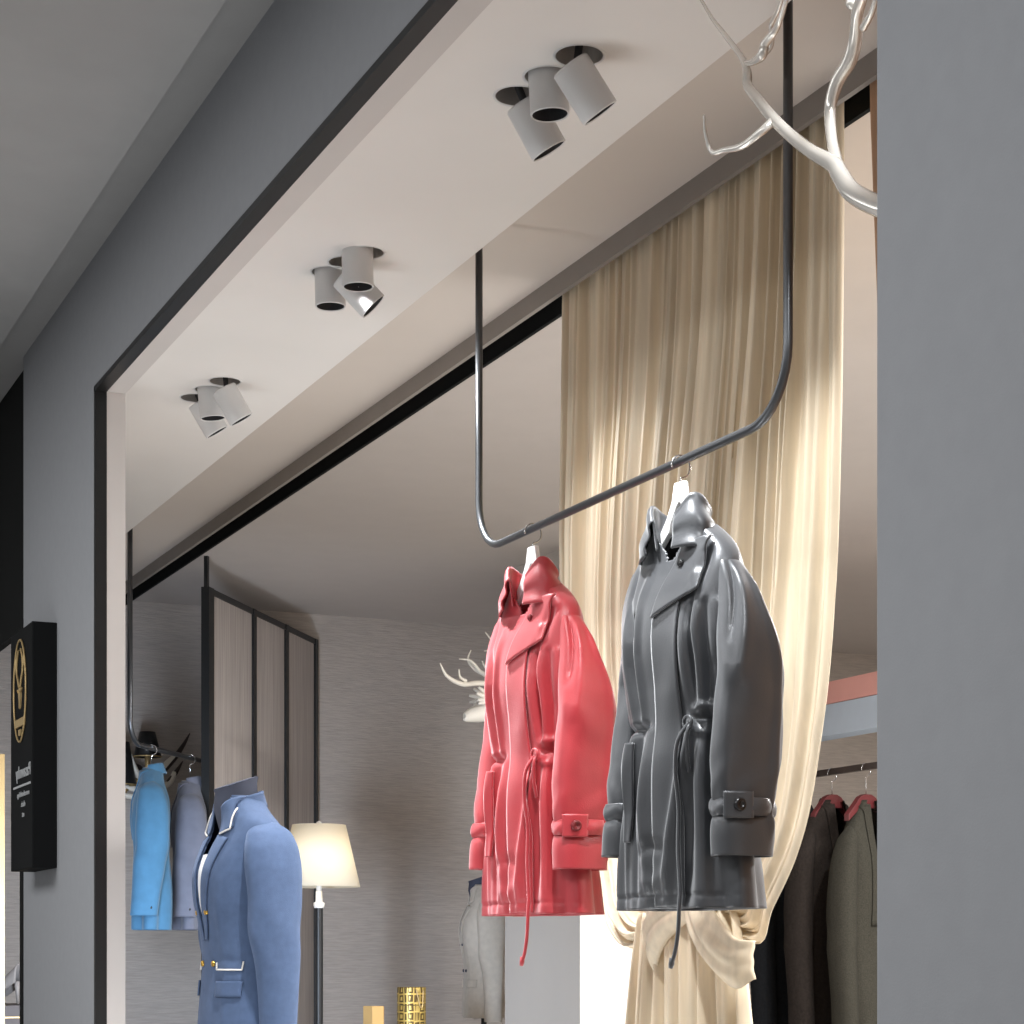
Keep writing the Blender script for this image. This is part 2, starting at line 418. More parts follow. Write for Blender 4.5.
MB().lathe([(.0,lz+hh+.02),(.012,lz+hh+.014),(.012,lz+hh),(.004,lz+hh-.01),(.004,lz+.10)], n=16).build('finial', M['white_metal'], lamp, smooth=True)
hp = MB()
for a in range(3):
    q = a*2*PI/3; hp.tube([(0,0,lz+hh-.012),(rt*math.cos(q),rt*math.sin(q),lz+hh-.008)], .002, 6)
hp.build('shade_spider', M['white_metal'], lamp)

# ================================================================= ACCESSORIES ON THE LOW TABLE
ya = 8.9; ka = ya/ray(400,0)[1]
bt = Zc(-.40)
tb = aty(395,1000,ya)
tab = thing('display_table', 'low dark display table under the gold box and tan box', 'table', (tb.x,tb.y,0))
MB().box((-.3,-.2,bt-.03),(.3,.2,bt)).build('tabletop', M['darkwood'], tab, bevel=.004)
for sx in (-1,1):
    for sy in (-1,1):
        MB().box((sx*.28-.015,sy*.18-.015,0),(sx*.28+.015,sy*.18+.015,bt-.03)).build('leg', M['black'], tab)
p = aty(411.5,987,ya); w_ = 29*ka
gb = thing('hat_box', 'tall gold box with ornate diamond pattern and a small chain loop', 'box', (p.x,p.y,bt))
hz = p.z-bt
nn = 8
MB().lathe([(.0,0),(w_*.5,0),(w_*.5,hz*.62),(.0,hz*.62)], n=40).build('box_body', M['gilt'], gb, smooth=False)
MB().lathe([(.0,hz*.63),(w_*.5,hz*.63),(w_*.5,hz-.002),(w_*.48,hz),(.0,hz)], n=40).build('box_lid', M['gilt'], gb, smooth=False)
qx = Vector((CA,-SA,0)); qf = Vector((SA,CA,0))
def lo(u, v): q = qx*u*ka - qf*(w_*.5+.002)*math.sqrt(max(0,1-(u*ka/(w_*.52))**2)); return (q.x,q.y,hz+v*ka)
MB().tube(smooth_path([lo(5.5,-3),lo(7.5,-12),lo(9.5,-20),lo(11.5,-18),lo(12,-3)],5), .003, 8).build('chain', M['brass'], gb, smooth=True)
p2 = aty(373.5,1006,ya)
tn = thing('gift_box', 'small tan leather box standing left of the gold patterned box', 'box', (p2.x,p2.y,bt), -AN+.75)
h2 = p2.z-bt; b2 = 21*ka*.70
MB().box((-b2*.5,-b2*.5,0),(b2*.5,b2*.5,h2)).build('box_body', M['ochre'], tn, bevel=.002)
MB().box((b2*.5,-b2*.48,.002),(b2*.5+.003,b2*.48,h2-.002)).build('side_panel', M['brown_side'], tn)

# ================================================================= SHOES IN THE NEXT WINDOW
ys = 8.5; ks = ys/ray(9,0)[1]
pt = aty(10,1005,ys)
ped = thing('display_plinth', 'dark plinth with gold edges in the window left of the sign', 'plinth', (pt.x,pt.y,0))
MB().box((-.12,-.10,0),(.12,.3,pt.z)).build('plinth_body', M['darkwood'], ped)
for z_ in (pt.z-.052,pt.z-.085): MB().box((-.124,-.104,z_),(.124,.304,z_+.006)).build('gold_edge', M['brass'], ped)
pp = aty(0.3,900,8.2)
post = MB().box((pp.x-.05,pp.y-.05,0),(pp.x+.0085,pp.y+.05,Zc((951-755)*8.2/ray(0,0)[1]))).build('display_post', M['brass']); tag(post, 'tall pale brass post at the left edge of the next window', 'post')
def shoe(parent_loc, rz, lab):
    t = thing('high_heel_shoe', lab, 'shoe', parent_loc, rz, 'heeled shoes on the plinth')
    L_ = 24; P = []
    for i in range(L_):
        u = i/(L_-1); x = .23*u                       # heel at 0, toe at .23
        zb = .095*(1-u)**1.7 if u < .65 else .095*.35**1.7*max(0,(1-(u-.65)/.2))
        wd = .022+.018*math.sin(PI*min(1,u*1.05))**1.0 if u < .97 else .012
        top = zb+(.058*(1-u)**.8+.022 if u < .25 else .022+.058*.75**.8*max(0,1-(u-.25)/.3)**2+.012*(u>.45)*math.sin(PI*min(1,(u-.45)/.55)))
        ring = []
        for j in range(15):
            a = PI*j/14; ring.append((x, wd*math.cos(a), zb+(top-zb)*math.sin(a)**.6))
        P.append(ring)
    MB().grid(np.array(P)).build('upper', M['shoe'], t, smooth=True, solid=.003)
    MB().tube([(.012,0,.097),(.010,0,.05),(.006,0,0)], [.016,.008,.006], 10).build('heel', M['shoe'], t, smooth=True)
    return t
shoe((pt.x-.05,pt.y-.02,pt.z), 2.2, 'taupe high-heeled shoe on the plinth, heel towards the black post')
shoe((pt.x+.06,pt.y+.12,pt.z), 2.2, 'second taupe high-heeled shoe, farther back on the plinth')
jw = thing('gold_bracelet', 'small gold bracelet on the plinth edge beside the black post', 'bracelet', (pt.x+.1,pt.y-.06,pt.z))
MB().tube([(.0,.035*math.cos(a),.035+.035*math.sin(a)) for a in np.linspace(0,2*PI,25)[:-1]], .004, 8, closed=True).build('ring', M['gold'], jw, smooth=True)

# ================================================================= STAG HEAD ON THE COLUMN
YD = 8.36; kd = YD/ray(480,0)[1]
base = aty(507,705,YD)
dh = thing('stag_head', 'white stag head with antlers mounted on the column behind the red coat', 'wall ornament', (XK,YD,base.z))
def dp(px, py, dy=0):
    q = aty(px, py, YD+dy); return Vector((q.x-XK, dy, q.z-base.z))
ring = [(dp(463.5,717.5),.006),(dp(465,717.5),.020),(dp(472,715),.034),(dp(482,712),.046),(dp(492,706),.062),(dp(501,704),.075),(dp(508,712),.085),(Vector((0,0,-.03)),.11)]
pth = smooth_path([r[0] for r in ring],4); rr = smooth_rad([r[1] for r in ring],4)
MB().tube(pth, rr, 18).build('head', M['bone'], dh, smooth=True)
MB().lathe([(0,0),(.15,0),(.14,.03),(0,.03)], (0,0,-.03), (-1,0,0), 32).build('plaque', M['bone'], dh)
for s in (-1,1):
    e = MB(); b0 = dp(496,700,s*.05)
    for d in ((-.10,.03,.05),(-.115,.045,.02),(-.11,.05,-.01),(-.10,.03,-.025)):
        e.tube([b0, b0+Vector((d[0]*.6,s*.02,d[2]*.5)), b0+Vector((d[0],s*d[1],d[2]))], [.012,.014,.006], 8)
    e.build('ear', M['bone'], dh, smooth=True)
def antl(parent, segs, m, rad0):
    a = MB()
    for pts, ra in segs:
        a.tube(smooth_path(pts,6), smooth_rad(ra,6), 10)
    a.build('antler', m, parent, smooth=True)
antl(dh, [([dp(500,684,-.05),dp(478,683,-.10),(dp(462,684,-.16)),dp(447,676,-.2),dp(440,663,-.22)],[.013,.012,.011,.008,.002]),
          ([dp(466,681,-.15),dp(460,677,-.16),dp(459,669,-.17)],[.009,.006,.002])], M['bone'], 1)
antl(dh, [([dp(503,683,.05),dp(486,675,.10),dp(474,668,.14),dp(468,659,.16),dp(471,650,.17)],[.013,.012,.010,.006,.002]),
          ([dp(480,672,.12),dp(471,661,.12),dp(459,659,.13)],[.010,.006,.002]),
          ([dp(494,673,.08),dp(486,668,.09),dp(482,661,.10)],[.010,.006,.002]),
          ([dp(506,660,.08),dp(494,651,.09),dp(484,651,.1)],[.010,.006,.002]),
          ([dp(509,650,.08),dp(494,642,.09),dp(485,632,.1)],[.010,.006,.002]),
          ([dp(503,683,.05),dp(508,666,.07),dp(511,648,.08),dp(513,625,.09)],[.014,.012,.010,.003])], M['bone'], 1)

# ================================================================= BIG ANTLERS BY THE PIER
XA = 1.72
def ap(px, py, dx=0): return atx(px, py, XA+dx)
an = thing('antler_ornament', 'large polished white antler reaching out from behind the grey pier', 'wall ornament', (XA,YP+.05,Zc(1.05)))
o0 = Vector((XA,YP+.05,Zc(1.05)))
def branch(name, pts, rad):
    pp_ = [ap(*q)-o0 for q in pts]
    MB().tube(smooth_path(pp_,7), smooth_rad([r*1.0/F*XA/ (CA*(pts[i][0]+395))*F for i, r in enumerate(rad)],7), 14).build(name, M['antler'], an, smooth=True)
branch('main_beam', [(960,238,0),(905,215),(876,205),(852,192),(840,175),(833,164),(812,152),(790,135),(772,117),(757,98),(748,86),(747,72),(742,58),(725,35),(712,18),(698,-6)],
       [11,11,10.5,10,9,8.5,6.8,6.2,6,5.5,5,4.6,3.2,2.6,2,1.4])
branch('tine', [(838,168),(832,140,.02),(830,110,.03),(837,82,.03),(850,60,.03),(856,35,.02),(858,10,.0),(866,-12,-.02)], [6.5,5.5,6,7,7.5,7,6.5,5])
branch('tine', [(774,120),(762,131,-.02),(742,146,-.03),(725,150,-.04),(712,152,-.05),(706,136,-.06),(704,115,-.07)], [5,4,3.4,2.8,2.2,1.8,.8])
branch('tine', [(746,63),(753,62,-.01),(762,55,-.02),(765,44,-.02),(774,32,-.02),(780,20,-.03),(788,-6,-.04)], [3,3.4,5,4.6,3.6,3,2])
branch('tine', [(762,56,.01),(770,48,.02),(772,38,.02),(771,26,.02),(778,10,.01),(784,-6,.0)], [3,2.6,2.6,2.2,2,1.6])
branch('tine', [(863,28,-.01),(872,12,-.02),(878,-10,-.03)], [4,3.2,2.4])
MB().lathe([(0,0),(.07,0),(.06,.03),(0,.03)], (0,1.6-o0.y,-.03), (0,1,0), 28).build('mount', M['antler'], an)
MB().tube([(0,1.62-o0.y,-.03), tuple(ap(960,238,0)-o0)], .02, 14).build('mount_stem', M['antler'], an, smooth=True)
# round bud where the upper tine leaves the frame
bud = ap(853,3)-o0
MB().lathe([(0,-.011),(.006,-.009),(.0105,-.004),(.0115,0),(.0105,.004),(.006,.009),(0,.011)], bud, (0,0,1), 20).build('bud', M['antler'], an, smooth=True)
# ================================================================= GARMENTS
def spow(v, p): return np.sign(v)*np.abs(v)**p
class Torso:
    """hanging garment body; local x = wearer's left, -y = front, z up"""
    def __init__(s, prof, e=.74, ridges=(), noise=(), hem=.0, hemn=9, tilt=None):
        s.z = np.array([p[0] for p in prof]); s.A = np.array([p[1] for p in prof]); s.BF = np.array([p[2] for p in prof]); s.BB = np.array([p[3] for p in prof])
        s.C = np.array([p[4] if len(p) > 4 else 0 for p in prof]); s.e = e; s.r = ridges; s.noise = noise; s.hem = hem; s.hemn = hemn; s.tilt = tilt
    def itp(s, arr, z):
        # smooth (monotone-ish cubic) interpolation
        zz = np.clip(z, s.z[0], s.z[-1]); i = np.clip(np.searchsorted(s.z, zz)-1, 0, len(s.z)-2)
        m = np.gradient(arr, s.z); h = s.z[i+1]-s.z[i]; t = (zz-s.z[i])/h
        return (2*t**3-3*t**2+1)*arr[i]+(t**3-2*t**2+t)*h*m[i]+(-2*t**3+3*t**2)*arr[i+1]+(t**3-t**2)*h*m[i+1]
    def pt(s, th, z, off=0):
        th = np.asarray(th, float); z = np.asarray(z, float)
        c, q = np.cos(th), np.sin(th)
        a = s.itp(s.A, z); b = np.where(q > 0, s.itp(s.BF, z), s.itp(s.BB, z))
        l = a*spow(c, s.e); f = b*spow(q, s.e)
        d = np.zeros_like(l)+off
        zz = z
        for side, pl_, amp, w in s.r:
            msk = np.clip(q*4*side+.3, 0, 1) if side else 1.0
            best = np.full(l.shape, 1e9); tt = np.zeros_like(l); n = len(pl_)-1
            for k in range(n):
                (l0,z0),(l1,z1) = pl_[k], pl_[k+1]
                vx, vz = l1-l0, z1-z0; L2 = vx*vx+vz*vz
                t = np.clip(((l-l0)*vx+(zz-z0)*vz)/L2, 0, 1)
                dd = np.hypot(l-l0-t*vx, zz-z0-t*vz)
                u = dd < best; best = np.where(u, dd, best); tt = np.where(u, (k+t)/n, tt)
            tap = np.sin(PI*np.clip(.12+tt*.82, 0, 1))**.7
            d = d+amp*np.exp(-(best/w)**2)*tap*msk
        for k, ph, kz, amp in s.noise:
            d = d+amp*np.sin(k*th+ph+kz*zz)
        if s.hem: d = d+s.hem*np.sin(s.hemn*th+1.3+3*zz)*np.clip(1-zz/.45, 0, 1)
        # outward normal of the ellipse
        nl = spow(c, 2-s.e)/np.maximum(a,.02); nf = spow(q, 2-s.e)/np.maximum(b,.02); nn = np.hypot(nl, nf)+1e-9
        C = s.itp(s.C, z)
        return np.stack([l+d*nl/nn, -(f+C+d*nf/nn), z+np.zeros_like(l)], -1)
    def th_of(s, l, z):
        a = s.itp(s.A, z); r = np.clip(np.abs(l)/a, 0, .999)**(1/s.e)
        return np.where(l >= 0, np.arccos(r), PI-np.arccos(r))
    def front(s, l, z, off=0, back=False):
        l = np.asarray(l, float); z = np.asarray(z, float)
        th = s.th_of(l, z); th = -th if back else th
        return s.pt(th, z, off)
    def mesh(s, NT=200, NZ=130, keep=None, z0=None, z1=None):
        th = np.linspace(0, 2*PI, NT, endpoint=False); z = np.linspace(z0 if z0 is not None else s.z[0], z1 or s.z[-1], NZ)
        T, Z = np.meshgrid(th, z, indexing='ij'); P = s.pt(T, Z)
        return MB().grid(P, cu=True, keep=(lambda i, j: keep(P[i,j], T[i,j])) if keep else None)
    def patch(s, c, off, n=24, m=24, edge=0.0, back=False):
        """c: four (l,z) corners  TL, TR, BR, BL"""
        u = np.linspace(0,1,n); v = np.linspace(0,1,m); U, V = np.meshgrid(u, v, indexing='ij')
        g = lambda k: (1-V)*((1-U)*c[0][k]+U*c[1][k])+V*((1-U)*c[3][k]+U*c[2][k])
        o = off*(1-edge*np.maximum(np.abs(2*U-1),0)**6)
        return MB().grid(s.front(g(0), g(1), o, back))
    def line(s, pts, off, back=False, k=8):
        q = []
        for i in range(len(pts)-1):
            for j in range(k):
                t = j/k; q.append((pts[i][0]*(1-t)+pts[i+1][0]*t, pts[i][1]*(1-t)+pts[i+1][1]*t))
        q.append(pts[-1]); q = np.array(q)
        return [tuple(p) for p in s.front(q[:,0], q[:,1], off, back)]
def tube_sleeve(prof, NT=56, NZ=90, wr=(), top=True, ridges=()):
    """prof rows: z, l centre, f centre, half depth (f), half thickness (l)"""
    pz = np.array([p[0] for p in prof]); o = np.argsort(pz); pr = np.array(prof)[o]
    z = np.linspace(pr[0,0], pr[-1,0], NZ)
    def it(k):
        T = Torso([(r[0], r[k], 0, 0) for r in pr]); return T.itp(T.A, z)
    lc, fc, hd, ht = it(1), it(2), it(3), it(4)
    th = np.linspace(0, 2*PI, NT, endpoint=False)
    P = np.zeros((NT, NZ, 3))
    for j in range(NZ):
        d = np.zeros(NT)
        for k, ph, kz, amp, z0, zw in wr: d += amp*np.sin(k*th+ph+kz*z[j])*math.exp(-((z[j]-z0)/zw)**2)
        for (t0, z0, t1, z1, amp, w) in ridges:
            if min(z0,z1)-.03 < z[j] < max(z0,z1)+.03:
                tt = t0+(t1-t0)*(z[j]-z0)/(z1-z0); dt = (th-tt+PI)%(2*PI)-PI
                fade = min(1, max(0, min(z[j]-min(z0,z1), max(z0,z1)-z[j])/.04+.3))
                d += amp*np.exp(-(dt/w)**2)*fade
        c, q = np.cos(th), np.sin(th)
        P[:,j,0] = lc[j]+(ht[j]+d)*spow(c,.85); P[:,j,1] = -(fc[j]+(hd[j]+d)*spow(q,.85)); P[:,j,2] = z[j]
    mb = MB().grid(P, cu=True)
    if top: mb.f.append(tuple(k*NZ+NZ-1 for k in range(NT)))
    return mb, P
def flip(mb):
    mb.v = [(-x,y,z) for x,y,z in mb.v]; return mb

# ---------------------------------------------------------------- the trench coat
def make_coat(loc, rz, label, group):
    t = thing('trench_coat', label, 'coat', loc, rz, group)
    ridges = [
     (1,[(.092,.60),(.098,.50),(.104,.40)],.010,.010),(1,[(.120,.66),(.132,.50),(.128,.385)],.015,.010),(1,[(.160,.60),(.162,.48),(.150,.385)],.010,.010),
     (1,[(.110,.60),(.116,.48),(.116,.40)],-.012,.008),(1,[(.146,.60),(.148,.48),(.140,.39)],-.012,.009),
     (1,[(-.055,.68),(-.065,.52),(-.055,.39)],.011,.011),(1,[(-.115,.64),(-.115,.5),(-.10,.39)],.011,.011),(1,[(-.085,.6),(-.085,.48),(-.078,.39)],-.012,.010),
     (1,[(.108,.375),(.075,.25),(.045,.12),(.030,.01)],.017,.013),(1,[(.118,.35),(.100,.20),(.095,.02)],-.012,.013),
     (1,[(.126,.35),(.132,.2),(.135,.01)],.014,.014),(1,[(.145,.35),(.155,.2),(.158,.01)],-.011,.012),
     (1,[(-.03,.36),(-.04,.2),(-.03,.01)],.012,.013),(1,[(-.07,.36),(-.085,.2),(-.08,.01)],-.014,.013),(1,[(-.10,.37),(-.125,.2),(-.13,.01)],.014,.014),
     (1,[(.112,.378),(.14,.374),(.175,.377)],-.013,.009),(1,[(-.04,.372),(-.11,.372),(-.17,.372)],-.013,.009),
     (1,[(.114,.395),(.14,.400),(.17,.395)],.009,.008),(1,[(.118,.352),(.14,.346),(.17,.355)],.009,.008),
     (1,[(.03,.12),(-.02,.13),(-.07,.11)],-.005,.014),(1,[(.04,.08),(-.01,.05),(-.06,.06)],.004,.016),
     (1,[(.130,.70),(.124,.64),(.112,.57)],-.014,.012),(1,[(-.12,.70),(-.115,.64),(-.10,.57)],-.012,.012),
     (1,[(-.2,.025),(.0,.028),(.2,.025)],-.003,.004),
     (-1,[(0,.7),(0,.4),(0,.01)],.012,.02),(-1,[(.08,.6),(.08,.3),(.1,.01)],.012,.02),(-1,[(-.08,.6),(-.08,.3),(-.1,.01)],.012,.02)]
    prof = [(0,.196,.070,.105,-.016),(.08,.190,.067,.098,-.012),(.2,.177,.062,.080,-.006),(.3,.163,.056,.066,0),(.365,.154,.052,.058,0),(.44,.160,.058,.062,0),(.56,.170,.066,.066,0),(.64,.173,.060,.062,-.004),(.69,.170,.046,.054,-.010),
            (.715,.156,.040,.048,-.012),(.742,.128,.038,.044,-.012),(.765,.096,.038,.042,-.010),(.778,.076,.038,.040,-.008)]
    B = Torso(prof, .74, ridges, [(3,.4,9,.003),(5,1.9,-14,.0022),(9,.2,21,.0012)], .010, 7)
    zo = lambda l: .702+.073*min(1,max(0,(abs(l-.005)/.060)))**1.2
    B.mesh(240, 170, keep=lambda p, th: not (math.sin(th) > .05 and abs(p[0]) < .064 and p[2] > zo(p[0]))).build('coat_body', mt, t, smooth=True, solid=.003)
    # collar: stand + fall, swept round the neck
    NP, NS = 90, 26; P = np.zeros((NP, NS, 3)); fm = math.radians(150)
    for i in range(NP):
        ph = -fm+2*fm*i/(NP-1); w = abs(ph)/fm; sg_ = 1 if ph > 0 else -1
        l0, f0 = .064*math.sin(ph), -.036*math.cos(ph)+.004
        er, ef = math.sin(ph), -math.cos(ph)*.75
        sd = math.exp(-((w-.72)/.27)**2)
        top = .800+.028*sd-.022*max(0,(w-.78)/.22)**1.3; base = .766-.034*max(0,w-.45)/.55
        dro = .034+.080*sd; out = .006+.027*sd
        for j in range(NS):
            s_ = j/(NS-1)
            if s_ < .4:
                q = s_/.4; d = .0+.010*q; z = base+(top-base)*q
            elif s_ < .52:
                q = (s_-.4)/.12; d = .010+.006*(1-math.cos(PI*q))*.6; z = top+.006*math.sin(PI*q)
            else:
                q = (s_-.52)/.48; d = .0172+out*q**.85+.004*math.sin(3*PI*q+ph*2); z = top-dro*q
                z -= .004*math.sin(ph*5+1)*q
            P[i,j] = (l0+er*d, -(f0+ef*d), z)
    MB().grid(P).build('collar', mt, t, smooth=True, solid=.004)
    B.patch([(.056,.735),(.125,.738),(.132,.630),(.008,.586)], .014, 30, 24).build('storm_flap', mt, t, smooth=True, solid=.005)
    B.patch([(.004,.612),(.084,.640),(.082,.004),(-.008,.004)], .0075, 16, 120).build('placket', mt, t, smooth=True, solid=.004)
    B.patch([(-.108,.345),(-.086,.345),(-.098,.14),(-.118,.14)], .009, 8, 50).build('pocket_welt', mt, t, smooth=True, solid=.006)
    for sn in ((.068,.690),):
        p = B.front(*sn, .020); MB().lathe([(0,-.004),(.007,-.004),(.008,0),(.006,.003),(0,.003)], tuple(p), (0,-1,0), 16).build('snap', mb_, t, smooth=True)
    # drawstring: eyelet knot, two hanging ends
    e0 = B.front(.112,.366,.010)
    kn = MB().tube([(e0[0]+.013*math.cos(a), e0[1]-.006, e0[2]+.013*math.sin(a)) for a in np.linspace(0,2*PI,17)[:-1]], .0035, 8, closed=True).build('eyelet', mt, t, smooth=True)
    ln = [tuple(np.array(B.front(l,z,o))) for l,z,o in ((.112,.366,.012),(.098,.33,.022),(.088,.27,.020),(.082,.2,.018),(.080,.12,.020),(.086,.04,.022),(.086,.004,.022))]
    x_, y_, z_ = ln[-1]
    ln += [(x_-.004,y_,z_-.05),(x_-.014,y_,z_-.09),(x_-.024,y_-.002,z_-.115)]
    MB().tube(smooth_path(ln,6), .0042, 8, squash=1.4).build('drawstring', mt, t, smooth=True)
    q_ = Vector(ln[-1]); MB().tube([q_+Vector((.002,0,.012)), q_, q_-Vector((.003,0,.008))], [.0052,.006,.0045], 8).build('cord_end', mt, t, smooth=True)
    ln2 = [tuple(np.array(B.front(l,z,o))) for l,z,o in ((.112,.366,.010),(.114,.345,.022),(.106,.30,.016),(.104,.27,.012))]
    MB().tube(smooth_path(ln2,6), .004, 8).build('drawstring', mt, t, smooth=True)
    # sleeves
    LC, FB = .199, -.009
    SP = [(.100,LC,.004+FB,.066,.038),(.165,LC,.002+FB,.067,.038),(.168,LC,.002+FB,.0665,.0375),(.185,LC,.001+FB,.061,.034),(.215,LC,.0+FB,.066,.036),(.25,LC,-.002+FB,.071,.039),(.30,LC,-.006+FB,.075,.041),(.38,LC,-.012+FB,.0755,.042),(.465,.202,-.014+FB,.073,.042),(.53,.197,-.010+FB,.063,.042),
          (.585,.186,-.004+FB,.047,.039),(.63,.174,.000+FB,.037,.034),(.665,.161,.002+FB,.031,.027),(.690,.148,.004+FB,.024,.019),(.708,.134,.004+FB,.013,.010)]
    wr = [(4,.3,60,.0016,.25,.04),(3,1.2,-45,.0016,.43,.07),(2,.5,14,.0025,.35,.2)]
    rd = [(-.45,.66,-.62,.14,.0075,.17),(.55,.68,1.15,.52,-.010,.26),(.2,.66,.75,.44,.007,.25),(1.2,.5,1.0,.2,.004,.3)]
    for s_ in (1,-1):
        mb, P = tube_sleeve(SP, 72, 130, wr, True, rd)
        if s_ < 0:
            flip(mb); back = lambda z: float(np.interp(z, [.10,.165,.30,.465,.60,.708], [.004,.008,.032,.046,.026,0]))
            mb.v = [(x,y+back(z),z) for x,y,z in mb.v]
        sl = mb.build('sleeve', mt, t, smooth=True, solid=.0025)
        if s_ < 0: sl.location = (0,0,.014)
        # strap ring, tab and button
        sp, _ = tube_sleeve([(.178,LC,FB,.0655,.0395),(.184,LC,FB,.068,.042),(.206,LC,FB,.0675,.0415),(.212,LC,FB,.065,.039)], 72, 16, [(5,.3,40,.0035,.195,.05),(3,2,0,.003,.195,.05)], False)
        if s_ < 0:
            flip(sp); sp.v = [(x,y+.012,z) for x,y,z in sp.v]
        sp.build('cuff_strap', mt, sl, smooth=True, solid=.003)
        if s_ < 0: continue
        n_ = 12; T_ = np.zeros((n_, n_, 3))
        for i in range(n_):
            for j in range(n_):
                f_ = FB+.040-.028+.056*i/(n_-1); z_ = .172+.052*j/(n_-1)
                T_[i,j] = (s_*(LC+.0475*(1-((f_-FB)/.10)**2)), -f_, z_)
        MB().grid(T_).build('strap_tab', mt, sl, smooth=True, solid=.004)
        MB().lathe([(0,.001),(.005,.001),(.006,.004),(.010,.005),(.0125,.003),(.013,0),(.013,-.004)], (s_*(LC+.0425),-(FB+.040),.198), (s_,0,0), 28).build('cuff_button', mb_, sl, smooth=True)
    return t
def make_hanger(loc, rz, label, m, hk, group=None, zr=.0, arm=.17, cross=False, R=.023, broad=0.0):
    """loc: centre of the hanger plate top"""
    t = thing('coat_hanger', label, 'hanger', loc, rz, group)
    poly = [(-.017,0),(.017,0),(.026,-.038),(.045,-.070),(arm,-.150),(arm,-.168),(.035,-.098),(.012,-.052),(0,-.040),(-.012,-.052),(-.030,-.082),(-.035,-.098),(-arm,-.168),(-arm,-.150),(-.045,-.070),(-.026,-.038)]
    if broad: poly = [(-.02,0),(.02,0),(.05,-.012),(arm,-.095),(arm,-.125),(.05,-.062),(-.05,-.062),(-arm,-.125),(-arm,-.095),(-.05,-.012)]
    dq = broad or .012
    MB().prism([(x,-dq/2,z) for x,z in poly], (0,dq,0)).build('hanger_body', m, t, bevel=.002)
    c = zr
    pts = [(0,0,-.004),(0,0,c-R-.004)]+[(0,R*math.sin(a),c-R*math.cos(a)) for a in np.linspace(0,PI*1.55,22)]
    if cross: pts = [(p[1],0,p[2]) for p in pts]
    MB().tube(pts, .0019, 8).build('hook', hk, t, smooth=True)
    return t
mt, mb_ = M['red'], M['red_dark']
YAW = math.radians(-84)
yr = atx(533,530,XR).y; ybk = atx(681,470,XR).y
red = make_coat((XR,yr,Zc(.085)), YAW, 'red belted trench coat hanging nearest the far end of the rail', 'trench coats on the rail')
del red['group']
blk = copy_tree(red, swap={'red satin cotton':M['blackcoat'],'red button':M['button']})
blk.location = (XR,ybk,Zc(.085)); blk['label'] = 'glossy black trench coat hanging in front of the cream curtain'
for c_, lab in ((red,'white hanger carrying the red trench coat'),(blk,'white hanger carrying the glossy black trench coat')):
    make_hanger((XR,c_.location.y,Zc(.085)+.872), YAW+PI/2*0, lab, M['hanger_white'], M['chrome'], zr=.915-.872+.0092-.023+.0025, arm=.115)
for c_ in (red,blk): c_['group'] = 'trench coats on the rail'

